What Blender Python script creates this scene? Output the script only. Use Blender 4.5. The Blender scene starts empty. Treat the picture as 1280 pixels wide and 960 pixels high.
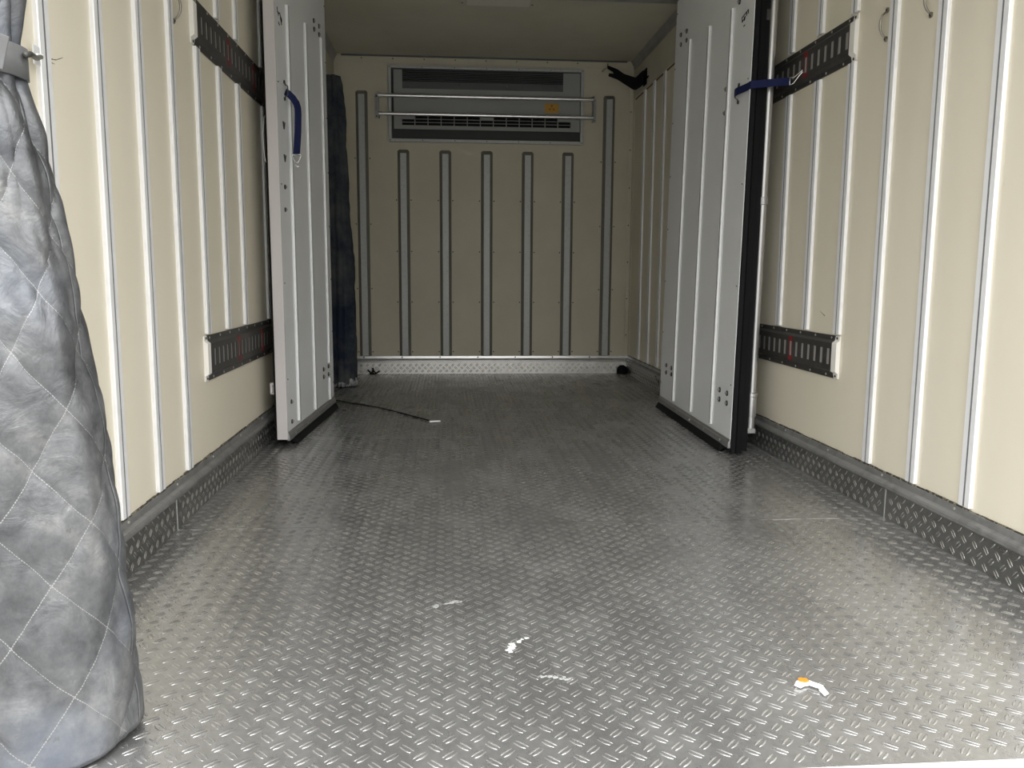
import bpy, math, random
import numpy as np
from mathutils import Matrix, Vector
random.seed(7)
SC = bpy.context.scene
COL = SC.collection
PI = math.pi

# ------------------------------------------------------------ camera, sky, exposure
F_PX = 1030.23
yaw, pitch, roll = 0.0782, -0.1327, 0.0059
CAM = Vector((-0.2907, 0.0, 0.7651))
cy, sy, cp, sp = math.cos(yaw), math.sin(yaw), math.cos(pitch), math.sin(pitch)
fw = Vector((sy*cp, cy*cp, sp)); rt = Vector((cy, -sy, 0)); up = rt.cross(fw)
r2 = math.cos(roll)*rt + math.sin(roll)*up
u2 = -math.sin(roll)*rt + math.cos(roll)*up
cd = bpy.data.cameras.new('camera'); cam = bpy.data.objects.new('camera', cd); COL.objects.link(cam)
cd.sensor_width = 36; cd.lens = F_PX/1280*36; cd.clip_start = 0.02; cd.clip_end = 200
cam.matrix_world = Matrix(((r2.x, u2.x, -fw.x, CAM.x), (r2.y, u2.y, -fw.y, CAM.y), (r2.z, u2.z, -fw.z, CAM.z), (0, 0, 0, 1)))
SC.camera = cam
w = bpy.data.worlds.new('overcast_sky'); SC.world = w; w.use_nodes = True
wn = w.node_tree.nodes; wl = w.node_tree.links
bg = wn['Background']; bg.inputs['Strength'].default_value = 1.0
tc = wn.new('ShaderNodeTexCoord'); sx = wn.new('ShaderNodeSeparateXYZ'); rp = wn.new('ShaderNodeValToRGB')
wl.new(tc.outputs['Generated'], sx.inputs[0]); wl.new(sx.outputs['Z'], rp.inputs[0]); wl.new(rp.outputs[0], bg.inputs['Color'])
cr = rp.color_ramp.elements   # buildings and trees around the yard keep the horizon dark, the overcast sky above is bright
cr[0].position = 0.0; cr[0].color = (0.16, 0.155, 0.14, 1)
cr[1].position = 1.0; cr[1].color = (1.0, 1.0, 1.0, 1)
for p_, v_ in ((0.12, 0.20), (0.28, 0.50), (0.50, 0.95)):
    e_ = cr.new(p_); e_.color = (v_, v_, v_*0.985, 1)
SC.view_settings.view_transform = 'Standard'; SC.view_settings.look = 'None'
SC.view_settings.gamma = 1.0; SC.view_settings.use_curve_mapping = False
SC.view_settings.exposure = 2.78

# ------------------------------------------------------------ materials
M = {}
def mat(name, col, rough=0.5, metal=0.0, spec=0.5, noise=None, bump=None):
    """noise: (scale, strength of colour change, dark colour, coverage low, high); bump: (scale, distance)"""
    m = bpy.data.materials.new(name); m.use_nodes = True; M[name] = m
    nt = m.node_tree; n = nt.nodes; l = nt.links; b = n['Principled BSDF']
    b.inputs['Base Color'].default_value = (*col, 1); b.inputs['Roughness'].default_value = rough
    b.inputs['Metallic'].default_value = metal; b.inputs['Specular IOR Level'].default_value = spec
    if noise or bump:
        t = n.new('ShaderNodeTexCoord')
    if noise:
        sc, amt, dark, lo, hi = noise
        a = n.new('ShaderNodeTexNoise'); a.inputs['Scale'].default_value = sc; a.inputs['Detail'].default_value = 8
        a.inputs['Roughness'].default_value = 0.65
        l.new(t.outputs['Object'], a.inputs['Vector'])
        r = n.new('ShaderNodeMapRange'); r.inputs['From Min'].default_value = lo; r.inputs['From Max'].default_value = hi
        r.inputs['To Max'].default_value = amt
        l.new(a.outputs['Fac'], r.inputs['Value'])
        x = n.new('ShaderNodeMix'); x.data_type = 'RGBA'; x.inputs[6].default_value = (*col, 1); x.inputs[7].default_value = (*dark, 1)
        l.new(r.outputs[0], x.inputs[0]); l.new(x.outputs[2], b.inputs['Base Color'])
    if bump:
        a = n.new('ShaderNodeTexNoise'); a.inputs['Scale'].default_value = bump[0]; a.inputs['Detail'].default_value = 4
        l.new(t.outputs['Object'], a.inputs['Vector'])
        bb = n.new('ShaderNodeBump'); bb.inputs['Strength'].default_value = 0.6; bb.inputs['Distance'].default_value = bump[1]
        l.new(a.outputs['Fac'], bb.inputs['Height']); l.new(bb.outputs[0], b.inputs['Normal'])
    return m
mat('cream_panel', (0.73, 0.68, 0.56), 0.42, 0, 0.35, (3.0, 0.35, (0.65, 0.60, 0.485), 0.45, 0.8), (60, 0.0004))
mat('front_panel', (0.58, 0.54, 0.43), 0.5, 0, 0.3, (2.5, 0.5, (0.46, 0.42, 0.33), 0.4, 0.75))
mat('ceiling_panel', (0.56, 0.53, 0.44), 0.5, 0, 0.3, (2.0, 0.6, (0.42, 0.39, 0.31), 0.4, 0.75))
mat('rib_aluminium', (0.88, 0.885, 0.90), 0.36, 0.2, 0.5, (14, 0.4, (0.66, 0.67, 0.70), 0.52, 0.75))
mat('grey_aluminium', (0.42, 0.42, 0.43), 0.4, 0.75, 0.5, (9, 0.6, (0.27, 0.27, 0.26), 0.4, 0.7))
mat('bright_aluminium', (0.72, 0.72, 0.72), 0.28, 0.9, 0.5, (12, 0.5, (0.5, 0.5, 0.5), 0.45, 0.7))
mat('dirty_cap', (0.27, 0.27, 0.265), 0.42, 0.45, 0.5, (22, 0.7, (0.10, 0.10, 0.095), 0.45, 0.75))
mat('grime', (0.05, 0.048, 0.04), 0.8, 0, 0.2, (90, 1.0, (0.32, 0.29, 0.22), 0.5, 0.62))
mat('door_paint', (0.77, 0.785, 0.80), 0.38, 0, 0.5, (4, 0.3, (0.68, 0.69, 0.71), 0.45, 0.8))
mat('door_edge', (0.60, 0.57, 0.57), 0.45, 0, 0.4)
mat('black_rubber', (0.006, 0.006, 0.007), 0.65, 0, 0.15)
mat('dark_steel', (0.06, 0.058, 0.055), 0.42, 0.4, 0.5, (30, 0.7, (0.1, 0.095, 0.085), 0.5, 0.7))
mat('slot_back', (0.42, 0.41, 0.39), 0.4, 0.3)
mat('hook_steel', (0.30, 0.28, 0.25), 0.3, 0.9)
mat('leaf_rib', (0.80, 0.81, 0.82), 0.38, 0.1)
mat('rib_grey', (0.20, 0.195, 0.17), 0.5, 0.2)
mat('recess_dark', (0.035, 0.036, 0.038), 0.6)
mat('face_grey', (0.45, 0.46, 0.46), 0.45, 0.2, 0.4, (60, 0.5, (0.3, 0.3, 0.3), 0.5, 0.7))
mat('screw_steel', (0.6, 0.6, 0.58), 0.35, 0.8)
mat('dark_screw', (0.05, 0.05, 0.05), 0.5, 0.5)
mat('white_plastic', (0.82, 0.80, 0.76), 0.4, 0, 0.4)
mat('red_paint', (0.20, 0.018, 0.018), 0.5, 0, 0.4)
mat('blue_webbing', (0.007, 0.012, 0.062), 0.75, 0, 0.25, None, (500, 0.0006))
mat('chrome', (0.75, 0.75, 0.75), 0.2, 1.0)
mat('pole_steel', (0.50, 0.50, 0.50), 0.35, 0.85)
mat('unit_grey', (0.30, 0.305, 0.30), 0.45, 0, 0.4)
mat('unit_dark', (0.10, 0.105, 0.11), 0.5, 0.2, 0.4)
mat('black_void', (0.008, 0.008, 0.008), 0.8, 0, 0.2)
mat('warning_yellow', (0.50, 0.27, 0.025), 0.5)
mat('warning_mark', (0.33, 0.10, 0.01), 0.5)
mat('navy_fabric', (0.016, 0.024, 0.042), 0.85, 0, 0.2, (3, 0.9, (0.085, 0.09, 0.088), 0.42, 0.62))
mat('frayed_white', (0.42, 0.42, 0.43), 0.9, 0, 0.1, (40, 0.9, (0.05, 0.06, 0.08), 0.45, 0.6))
mat('silver_band', (0.14, 0.143, 0.147), 0.5, 0.1, 0.5, (18, 0.7, (0.09, 0.09, 0.09), 0.4, 0.7))
mat('brown_tape', (0.11, 0.05, 0.035), 0.7)
mat('white_paper', (0.85, 0.84, 0.82), 0.5)
mat('orange_ink', (0.75, 0.22, 0.02), 0.5)
mat('dried_glue', (0.50, 0.51, 0.50), 0.6, 0, 0.3)
mat('faint_glue', (0.33, 0.335, 0.33), 0.6, 0.2, 0.3)
mat('groove_shade', (0.20, 0.20, 0.21), 0.6, 0.2)  # darker tone that paints the shade inside the rib grooves
mat('asphalt', (0.22, 0.22, 0.21), 0.9, 0, 0.2, (3, 0.6, (0.16, 0.16, 0.155), 0.4, 0.7))
mat('outer_skin', (0.8, 0.8, 0.8), 0.4)
mat('lamp_cover', (0.62, 0.60, 0.52), 0.35)

# diamond plate aluminium: worn, smeared, brighter rubbed traces that belong to the metal itself
def plate_mat(name, base, rough, metal):
    m = mat(name, base, rough, metal, 0.5)
    nt = m.node_tree; n = nt.nodes; l = nt.links; b = n['Principled BSDF']
    t = n.new('ShaderNodeTexCoord'); mp = n.new('ShaderNodeMapping'); mp.inputs['Scale'].default_value = (1, 0.45, 1)
    l.new(t.outputs['Object'], mp.inputs[0])
    a = n.new('ShaderNodeTexNoise'); a.inputs['Scale'].default_value = 5; a.inputs['Detail'].default_value = 9; a.inputs['Roughness'].default_value = 0.7
    l.new(mp.outputs[0], a.inputs['Vector'])
    r = n.new('ShaderNodeMapRange'); r.inputs['From Min'].default_value = 0.35; r.inputs['From Max'].default_value = 0.7
    r.inputs['To Min'].default_value = rough-0.06; r.inputs['To Max'].default_value = rough+0.14
    l.new(a.outputs['Fac'], r.inputs['Value']); l.new(r.outputs[0], b.inputs['Roughness'])
    x = n.new('ShaderNodeMix'); x.data_type = 'RGBA'
    x.inputs[6].default_value = (*base, 1); x.inputs[7].default_value = (*[c*1.25 for c in base], 1)
    r3 = n.new('ShaderNodeMapRange'); r3.inputs['From Min'].default_value = 0.42; r3.inputs['From Max'].default_value = 0.72
    l.new(a.outputs['Fac'], r3.inputs['Value']); l.new(r3.outputs[0], x.inputs[0])
    # fine scuffs
    s = n.new('ShaderNodeTexNoise'); s.inputs['Scale'].default_value = 60; s.inputs['Detail'].default_value = 6
    l.new(t.outputs['Object'], s.inputs['Vector'])
    y = n.new('ShaderNodeMix'); y.data_type = 'RGBA'; y.blend_type = 'MULTIPLY'; y.inputs[0].default_value = 0.35
    l.new(x.outputs[2], y.inputs[6]); l.new(s.outputs['Fac'], y.inputs[7]); l.new(y.outputs[2], b.inputs['Base Color'])
    bb = n.new('ShaderNodeBump'); bb.inputs['Strength'].default_value = 0.25; bb.inputs['Distance'].default_value = 0.0006
    l.new(s.outputs['Fac'], bb.inputs['Height']); l.new(bb.outputs[0], b.inputs['Normal'])
    return m
plate_mat('diamond_plate', (0.52, 0.52, 0.52), 0.25, 0.83)
plate_mat('tread_bar', (0.60, 0.60, 0.60), 0.22, 0.85)
plate_mat('kick_bar', (0.72, 0.72, 0.71), 0.18, 0.9)
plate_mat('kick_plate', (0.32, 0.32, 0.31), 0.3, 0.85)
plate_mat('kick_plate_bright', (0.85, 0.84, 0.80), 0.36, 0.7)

# ------------------------------------------------------------ mesh helpers
class MB:
    def __init__(self, f=None): self.v = []; self.f = []; self.mi = []; self.map = f; self.m = 0
    def add(self, vs, fs):
        o = len(self.v)
        for p in vs: self.v.append(tuple(self.map(*p)) if self.map else tuple(p))
        for q in fs: self.f.append(tuple(i+o for i in q)); self.mi.append(self.m)
        return self
    def box(self, a, b):
        x0, y0, z0 = a; x1, y1, z1 = b
        return self.add([(x0,y0,z0),(x1,y0,z0),(x1,y1,z0),(x0,y1,z0),(x0,y0,z1),(x1,y0,z1),(x1,y1,z1),(x0,y1,z1)],
                 [(0,3,2,1),(4,5,6,7),(0,1,5,4),(1,2,6,5),(2,3,7,6),(3,0,4,7)])
    def prism(self, prof, path0, path1, fn):
        """prof: 2-D points; fn(u, v, s) -> point; extruded from s=path0 to s=path1, capped"""
        n = len(prof); vs = [fn(u, v, path0) for u, v in prof] + [fn(u, v, path1) for u, v in prof]
        fs = [(i, (i+1) % n, n+(i+1) % n, n+i) for i in range(n)] + [tuple(range(n))[::-1], tuple(range(n, 2*n))]
        return self.add(vs, fs)
    def tube(self, pts, r, seg=10, cap=True, closed=False):
        pts = [Vector(p) for p in pts]; rs = r if isinstance(r, (list, tuple)) else [r]*len(pts)
        n = len(pts); vs = []; fs = []
        t0 = (pts[1]-pts[0]).normalized(); ref = Vector((0,0,1)) if abs(t0.z) < 0.9 else Vector((1,0,0))
        nx = t0.cross(ref).normalized()
        for i, p in enumerate(pts):
            if closed: t = (pts[(i+1) % n]-pts[i-1]).normalized()
            else: t = (pts[min(i+1, n-1)]-pts[max(i-1, 0)]).normalized()
            nx = (nx - t*nx.dot(t)).normalized(); ny = t.cross(nx)
            for k in range(seg):
                a = 2*PI*k/seg; vs.append(tuple(p+rs[i]*(math.cos(a)*nx+math.sin(a)*ny)))
        for i in range(n if closed else n-1):
            j = (i+1) % n
            for k in range(seg): fs.append((i*seg+k, i*seg+(k+1) % seg, j*seg+(k+1) % seg, j*seg+k))
        if cap and not closed: fs += [tuple(range(seg))[::-1], tuple((n-1)*seg+k for k in range(seg))]
        return self.add(vs, fs)
    def ribbon(self, pts, wdir, w, th):
        """flat webbing along pts, wide along wdir"""
        pts = [Vector(p) for p in pts]; n = len(pts); vs = []; fs = []
        for i, p in enumerate(pts):
            t = (pts[min(i+1, n-1)]-pts[max(i-1, 0)]).normalized()
            wd = Vector(wdir[i] if isinstance(wdir, list) else wdir); wd = (wd - t*wd.dot(t)).normalized(); nn = t.cross(wd)
            for a, b in ((-1,-1),(1,-1),(1,1),(-1,1)): vs.append(tuple(p+wd*a*w/2+nn*b*th/2))
        for i in range(n-1):
            for k in range(4): fs.append((i*4+k, i*4+(k+1) % 4, i*4+4+(k+1) % 4, i*4+4+k))
        fs += [(3,2,1,0), tuple((n-1)*4+k for k in range(4))]
        return self.add(vs, fs)
def link(name, mb, mats, parent=None, smooth=False, bevel=0, sangle=None):
    me = bpy.data.meshes.new(name)
    off = Vector((0,0,0))
    if parent is not None:
        p = parent
        while p is not None: off = off + p.location; p = p.parent
    vs = np.array(mb.v, dtype=float) - np.array(off)
    me.from_pydata(vs.tolist(), [], mb.f)
    for m in (mats if isinstance(mats, (list, tuple)) else [mats]): me.materials.append(M[m])
    if any(mb.mi): me.polygons.foreach_set('material_index', mb.mi)
    if smooth: me.polygons.foreach_set('use_smooth', [True]*len(me.polygons))
    me.update()
    if not smooth or sangle:
        import bmesh
        bm = bmesh.new(); bm.from_mesh(me); bmesh.ops.recalc_face_normals(bm, faces=bm.faces); bm.to_mesh(me); bm.free()
    if sangle: me.set_sharp_from_angle(angle=math.radians(sangle))
    o = bpy.data.objects.new(name, me); COL.objects.link(o)
    if parent is not None: o.parent = parent
    if bevel:
        b = o.modifiers.new('bevel', 'BEVEL'); b.width = bevel; b.segments = 2; b.limit_method = 'ANGLE'; b.angle_limit = math.radians(40)
    return o
def tag(o, label, cat, group=None, kind=None):
    o['label'] = label; o['category'] = cat
    if group: o['group'] = group
    if kind: o['kind'] = kind
    return o
def thing(name, loc, label, cat, group=None, kind=None):
    o = bpy.data.objects.new(name, None); COL.objects.link(o); o.location = loc; o.empty_display_size = 0.05
    return tag(o, label, cat, group, kind)
def screw(parent, p, axis, r=0.004, m='screw_steel', h=0.0025, name='screw'):
    """small domed screw head at p facing along axis"""
    a = Vector(axis).normalized(); p = Vector(p); b = MB()
    b.tube([p-a*0.002, p+a*h*0.5, p+a*h], [r, r, r*0.55], 8)
    return link(name, b, m, parent, smooth=True, sangle=40)

W, FW = 1.116, 1.10          # wall plane, kick plate plane
Y0, D, H = 1.158, 6.344, 2.346 # rear sill, front wall, ceiling

# ------------------------------------------------------------ diamond plate surfaces
def bars(mb, centres, direc, L=0.029, Wd=0.0046, h=0.0020, sep=0.0096, fn=None, lo=None, hi=None):
    st = [(-0.42, 0.55, 0.62), (-0.15, 0.97, 1.0), (0.15, 0.97, 1.0), (0.42, 0.55, 0.62)]
    dx, dy = direc; nx, ny = -dy, dx
    tv = [(-L/2, 0, 0)]
    for s, wv, hv in st: tv += [(s*L, -wv*Wd/2, 0), (s*L, 0, hv*h), (s*L, wv*Wd/2, 0)]
    tv.append((L/2, 0, 0)); e = len(tv)-1
    tf = [(0,1,2), (0,2,3)]
    for i in range(3):
        a = 1+3*i; tf += [(a,a+3,a+4,a+1), (a+1,a+4,a+5,a+2)]
    tf += [(e-3,e,e-2), (e-2,e,e-1)]
    # curved outer edge: the two bars of a pair bow away from each other a little
    for cx, cyy in centres:
        for s in (-1, 1):
            vs = []
            for (a, b, hh) in tv:
                bow = s*(sep/2 - 0.0016*(2*a/L)**2)
                x = cx+a*dx+(b+bow)*nx; y = cyy+a*dy+(b+bow)*ny
                if lo and (x < lo[0] or y < lo[1] or x > hi[0] or y > hi[1]): vs = None; break
                vs.append(fn(x, y, hh))
            if vs: mb.add(vs, tf)
q = math.sqrt(0.5)
fb = MB()
fb.box((-FW, Y0, -0.03), (FW, D, 0.0))
px, py = 0.0465, 0.0455
cA = [(0.291+px*i, 1.348+py*j) for i in range(-31, 18) for j in range(-5, 112)]
cB = [(0.314+px*i, 1.326+py*j) for i in range(-31, 18) for j in range(-5, 112)]
fl_lo, fl_hi = (-FW+0.002, Y0+0.003), (FW-0.002, D-0.003)
fnf = lambda x, y, h: (x, y, h)
seams = [2.457, 3.829, 4.633]
ok = lambda c: all(abs(c[1]-s) > 0.013 for s in seams)
fm = MB()
bars(fm, [c for c in cA if ok(c)], (q, -q), fn=fnf, lo=fl_lo, hi=fl_hi)
bars(fm, [c for c in cB if ok(c)], (q, q), fn=fnf, lo=fl_lo, hi=fl_hi)
# deck sheets with narrow dark butt joints between them
sh = MB(); ys = [Y0] + seams + [D]
for a, b in zip(ys[:-1], ys[1:]): sh.box((-FW, a+(0.0015 if a != Y0 else 0), -0.03), (FW, b-(0.0015 if b != D else 0), 0.0))
n0 = len(sh.v); sh.v += fm.v; sh.f += [tuple(i+n0 for i in f) for f in fm.f]; sh.mi += [1]*len(fm.f)
flo = link('floor', sh, ['diamond_plate', 'tread_bar'])
fl = np.array([len(p.vertices) for p in flo.data.polygons])
flo.data.polygons.foreach_set('use_smooth', [i >= 6*(len(ys)-1) for i in range(len(flo.data.polygons))])
tag(flo, 'worn silver diamond plate metal deck of the cargo box', 'floor', kind='structure')
wd = MB()
for k in range(120):
    x0 = -1.098+2.196*k/120
    if -0.86 < x0 < 0.68: continue
    if random.random() < 0.25: continue
    z = 0.0006+random.random()*0.0008; yy = 2.457+random.uniform(-0.001, 0.001)
    wd.box((x0, yy-0.0022, -0.001), (x0+0.0183, yy+0.0022, z))
link('weld_seam', wd, 'bright_aluminium', flo)

# ------------------------------------------------------------ kick plates with capping rail (baseboards)
def kick(side, name, label):
    s = side
    b = MB(); b.box((s*FW, Y0, -0.03), (s*W, D, 0.098))
    pats = MB()
    fn = lambda y, z, h: (s*(FW-h), y, z)
    lo, hi = (Y0+0.003, 0.0), (D-0.003, 0.0945)
    A = [(2.241+0.0463*i, z) for i in range(-24, 90) for z in (0.0140, 0.0603)]
    B = [(2.241+0.0463*(i+0.5), z) for i in range(-24, 90) for z in (0.0371, 0.0834)]
    okk = lambda c: abs(c[0]-2.462) > 0.014
    bars(pats, [c for c in A if okk(c)], (q, q), fn=fn, lo=lo, hi=hi, L=0.025, Wd=0.0042, h=0.0021, sep=0.0098)
    bars(pats, [c for c in B if okk(c)], (q, -q), fn=fn, lo=lo, hi=hi, L=0.025, Wd=0.0042, h=0.0021, sep=0.0098)
    n0 = len(b.v); nb = len(b.f); b.v += pats.v; b.f += [tuple(i+n0 for i in f) for f in pats.f]; b.mi += [1]*len(pats.f)
    o = link(name, b, ['kick_plate', 'kick_bar']); o.data.polygons.foreach_set('use_smooth', [i >= nb for i in range(len(o.data.polygons))])
    tag(o, label, 'baseboard', kind='structure')
    c = MB()   # capping rail: upper flange against the wall and a rounded lower nose
    prof = [(W+0.002, 0.136), (W-0.006, 0.136), (W-0.008, 0.118), (W-0.022, 0.114), (W-0.026, 0.108), (W-0.026, 0.099), (W-0.020, 0.0945), (W+0.002, 0.0945)]
    c.prism([(u, v) for u, v in prof], Y0, D, lambda u, v, t: (s*u, t, v))
    cap = link('cap_rail', c, 'dirty_cap', o, bevel=0.0015)
    g = MB()   # crumbling sealant line along the top edge
    yy = Y0
    while yy < D-0.05:
        L = random.uniform(0.02, 0.09); z = random.uniform(0.1385, 0.1425); t = random.uniform(0.002, 0.006)
        g.box((s*(W+0.001), yy, 0.135), (s*(W-t), min(yy+L, D), z)); yy += L
    link('sealant', g, 'grime', o)
    for i in range(13):
        screw(cap, (s*(W-0.0072), 1.35+0.385*i, 0.127), (-s, 0, 0), 0.0045, 'screw_steel')
    v = MB()
    v.box((s*(FW-0.0015), 2.460, 0.0), (s*FW, 2.464, 0.098))
    link('weld_seam', v, 'bright_aluminium', o)
    return o
kick(-1, 'baseboard_left', 'diamond plate kick strip with grey cap rail along the left wall')
kick(1, 'baseboard_right', 'diamond plate kick strip with grey cap rail along the right wall')
b = MB(); b.box((-FW, D-0.016, -0.03), (FW, D, 0.09))
pats = MB(); fn = lambda x, z, h: (x, D-0.016-h, z)
A = [(-1.09+0.0465*i, z) for i in range(0, 48) for z in (0.022, 0.068)]
B = [(-1.067+0.0465*i, z) for i in range(0, 48) for z in (0.045,)]
bars(pats, A, (q, q), fn=fn, lo=(-FW+.003, 0.002), hi=(FW-.003, 0.088)); bars(pats, B, (q, -q), fn=fn, lo=(-FW+.003, 0.002), hi=(FW-.003, 0.088))
n0 = len(b.v); nb = len(b.f); b.v += pats.v; b.f += [tuple(i+n0 for i in f) for f in pats.f]; b.mi += [1]*len(pats.f)
bb = link('baseboard_back', b, ['kick_plate_bright', 'tread_bar']); bb.data.polygons.foreach_set('use_smooth', [i >= nb for i in range(len(bb.data.polygons))])
tag(bb, 'bright diamond plate kick strip under the front bulkhead panel', 'baseboard', kind='structure')
c = MB(); c.prism([(D+0.001, 0.137), (D-0.006, 0.137), (D-0.008, 0.117), (D-0.022, 0.112), (D-0.026, 0.105), (D-0.024, 0.091), (D+0.001, 0.091)], -W+0.003, W-0.003, lambda u, v, t: (t, u, v))
cap = link('cap_rail', c, 'bright_aluminium', bb, bevel=0.0015)
for i in range(7): screw(cap, (-0.98+0.29*i+0.05, D-0.007, 0.127), (0, -1, 0), 0.006, 'dark_screw')

# ------------------------------------------------------------ walls, ceiling
RIBP = [(-0.023, -0.002), (-0.023, 0.006), (-0.018, 0.011), (-0.005, 0.011), (-0.0022, 0.0085), (0.0022, 0.0085), (0.005, 0.011), (0.018, 0.011), (0.023, 0.006), (0.023, -0.002)]
RIBP = [(-0.0245, -0.002), (-0.0245, 0.0085), (-0.0225, 0.0105), (-0.0034, 0.0105), (-0.0026, 0.001), (0.0026, 0.001), (0.0034, 0.0105), (0.0225, 0.0105), (0.0245, 0.0085), (0.0245, -0.002)]
def side_wall(s, name, label, ys_full, ys_track, ys_front):
    b = MB(); b.box((s*W, Y0-0.05, -0.2), (s*(W+0.08), D+0.08, H+0.08))
    o = link(name, b, 'cream_panel'); tag(o, label, 'wall', kind='structure')
    def rib(y, z0, z1):
        r = MB(); r.prism(RIBP, z0, z1, lambda u, v, t: (s*(W-v), y+u, t)); r.mi[3:6] = [1, 1, 1]; link('rib', r, ['rib_aluminium', 'groove_shade'], o)  # groove faces coloured darker to stand for their shade
    for y in ys_full: rib(y, 0.145, 2.12)
    for y in ys_track: rib(y, 0.556, 1.497); rib(y, 1.662, 2.12)
    for y in ys_front: rib(y, 0.15, 2.062)
    t = MB(); t.prism([(W+0.002, H), (W-0.030, H-0.002), (W-0.010, H-0.035), (W-0.006, H-0.065), (W+0.002, H-0.065)], Y0, D, lambda u, v, k: (s*u, k, v))
    link('cove_trim', t, 'grey_aluminium', o)
    u = MB(); u.box((s*(W-0.004), 4.85, 2.075), (s*(W+0.001), D-0.002, H-0.065)); link('upper_band', u, 'ceiling_panel', o)
    if ys_front:
        for a, c2 in zip(ys_front[:-1], ys_front[1:]):
            g = MB(); g.box((s*(W-0.003), a+0.035, 2.056), (s*(W+0.001), c2-0.035, 2.066)); link('joint_tape', g, 'brown_tape', o)
        g = MB(); g.box((s*(W-0.003), ys_front[-1]+0.035, 2.056), (s*(W+0.001), D-0.06, 2.066)); link('joint_tape', g, 'brown_tape', o)
    return o
wl_ = side_wall(-1, 'wall_left', 'cream ribbed insulated wall on the left', [1.275, 1.55, 1.825, 2.102, 2.37, 2.637], [2.906, 3.172, 3.444, 3.885], [4.87, 5.148, 5.424, 5.70, 5.976])
wr_ = side_wall(1, 'wall_right', 'cream ribbed insulated wall on the right', [1.28, 1.545, 1.81, 2.078, 2.344, 2.612], [2.877, 3.144, 3.411, 3.68, 3.95, 4.22], [4.87, 5.148, 5.426, 5.702, 5.974])

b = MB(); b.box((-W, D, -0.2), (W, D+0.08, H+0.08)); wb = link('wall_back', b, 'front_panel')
tag(wb, 'dim cream bulkhead wall at the far end of the cargo box', 'wall', kind='structure')
for x, z1 in ((-0.915, 2.093), (-0.614, 1.676), (-0.303, 1.676), (0.007, 1.676), (0.315, 1.676), (0.620, 1.676), (0.927, 2.094)):
    z0 = 0.139
    # flange sheet, dark sloping sides, pale raised face
    f = MB(); f.prism([(-0.062, 0.0015), (0.062, 0.0015), (0.062, -0.001), (-0.062, -0.001)], z0, z1, lambda u, v, t: (x+u, D-v, t))
    ro = link('rib', f, 'front_panel', wb)
    sd = MB()
    outer = [(x-0.044, z0), (x-0.044, z1-0.012), (x-0.032, z1), (x+0.032, z1), (x+0.044, z1-0.012), (x+0.044, z0)]
    inner = [(x-0.023, z0), (x-0.023, z1-0.03), (x-0.021, z1-0.028), (x+0.021, z1-0.028), (x+0.023, z1-0.03), (x+0.023, z0)]
    vs = [(a, D-0.0015, c3) for a, c3 in outer] + [(a, D-0.022, c3) for a, c3 in inner]
    sd.add(vs, [(i, i+1, 7+i, 6+i) for i in range(5)] + [(0, 6, 11, 5)])
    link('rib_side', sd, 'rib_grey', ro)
    fc = MB(); fc.box((x-0.0225, D-0.0235, z0+0.002), (x+0.0225, D-0.020, z1-0.029)); link('rib_face', fc, 'face_grey', ro)
    if True:
        zz = z0+0.03; k = 0
        while zz < z1-0.02:
            for sx_ in (-0.054, 0.054): screw(ro, (x+sx_, D-0.0012, zz), (0, -1, 0), 0.005, 'dark_screw')
            zz += (0.38 if z1 < 2 else 0.48)
t = MB(); t.box((-W+0.06, D-0.003, 2.292), (W-0.06, D+0.001, H)); tr = link('top_trim', t, 'front_panel', wb)
t2 = MB(); t2.box((-W+0.06, D-0.010, 2.335), (W-0.06, D, H+0.001)); link('top_lip', t2, 'unit_dark', wb)
for i in range(9): screw(tr, (-0.91+0.2275*i, D-0.0025, 2.322), (0, -1, 0), 0.005, 'dark_screw')
for s in (-1, 1):
    t = MB(); t.prism([(W, 0), (W-0.033, 0.0), (W-0.030, 0.004), (W-0.006, 0.008), (W-0.004, 0.034), (W, 0.036)], 0.14, H-0.1, lambda u, v, k: (s*u, D-v, k))
    ct = link('corner_trim', t, 'front_panel', wb)
    for i in range(7): screw(ct, (s*(W-0.022), D-0.0045, 0.3+0.28*i), (0, -1, 0), 0.005, 'dark_screw')

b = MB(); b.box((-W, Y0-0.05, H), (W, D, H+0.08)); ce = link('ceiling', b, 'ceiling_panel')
tag(ce, 'plain dim off-white ceiling panel of the cargo box', 'ceiling', kind='structure')

# partition header, jambs
b = MB(); b.box((-W+0.001, 4.765, 2.290), (W-0.001, 4.84, H+0.001)); o = link('trim_1', b, 'grey_aluminium', bevel=0.003)
tag(o, 'grey header beam across the ceiling above the partition doors', 'header', kind='structure')
for n_, s in (('trim_2', -1), ('trim_3', 1)):
    b = MB(); b.box((s*(W-0.055), 4.765, 0.0), (s*(W-0.0005), 4.84, 2.290)); o = link(n_, b, 'grey_aluminium', bevel=0.003)
    tag(o, 'grey door jamb post of the partition on the %s wall' % ('left' if s < 0 else 'right'), 'jamb', kind='structure')
# rear sill
b = MB(); b.prism([(Y0-0.0005, 0.004), (Y0-0.03, 0.006), (Y0-0.09, 0.0), (Y0-0.10, -0.03), (Y0-0.10, -0.22), (Y0-0.0005, -0.22)], -W, W, lambda u, v, t: (t, u, v))
o = link('trim_4', b, 'white_plastic', bevel=0.002)
tag(o, 'white rear sill edging at the near end of the metal deck', 'sill', kind='structure')
# ground outside
b = MB(); b.box((-40, -40, -1.25), (40, 40, -1.2)); o = link('ground', b, 'asphalt'); tag(o, 'grey asphalt yard outside behind the cargo box', 'ground', kind='structure')

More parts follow.
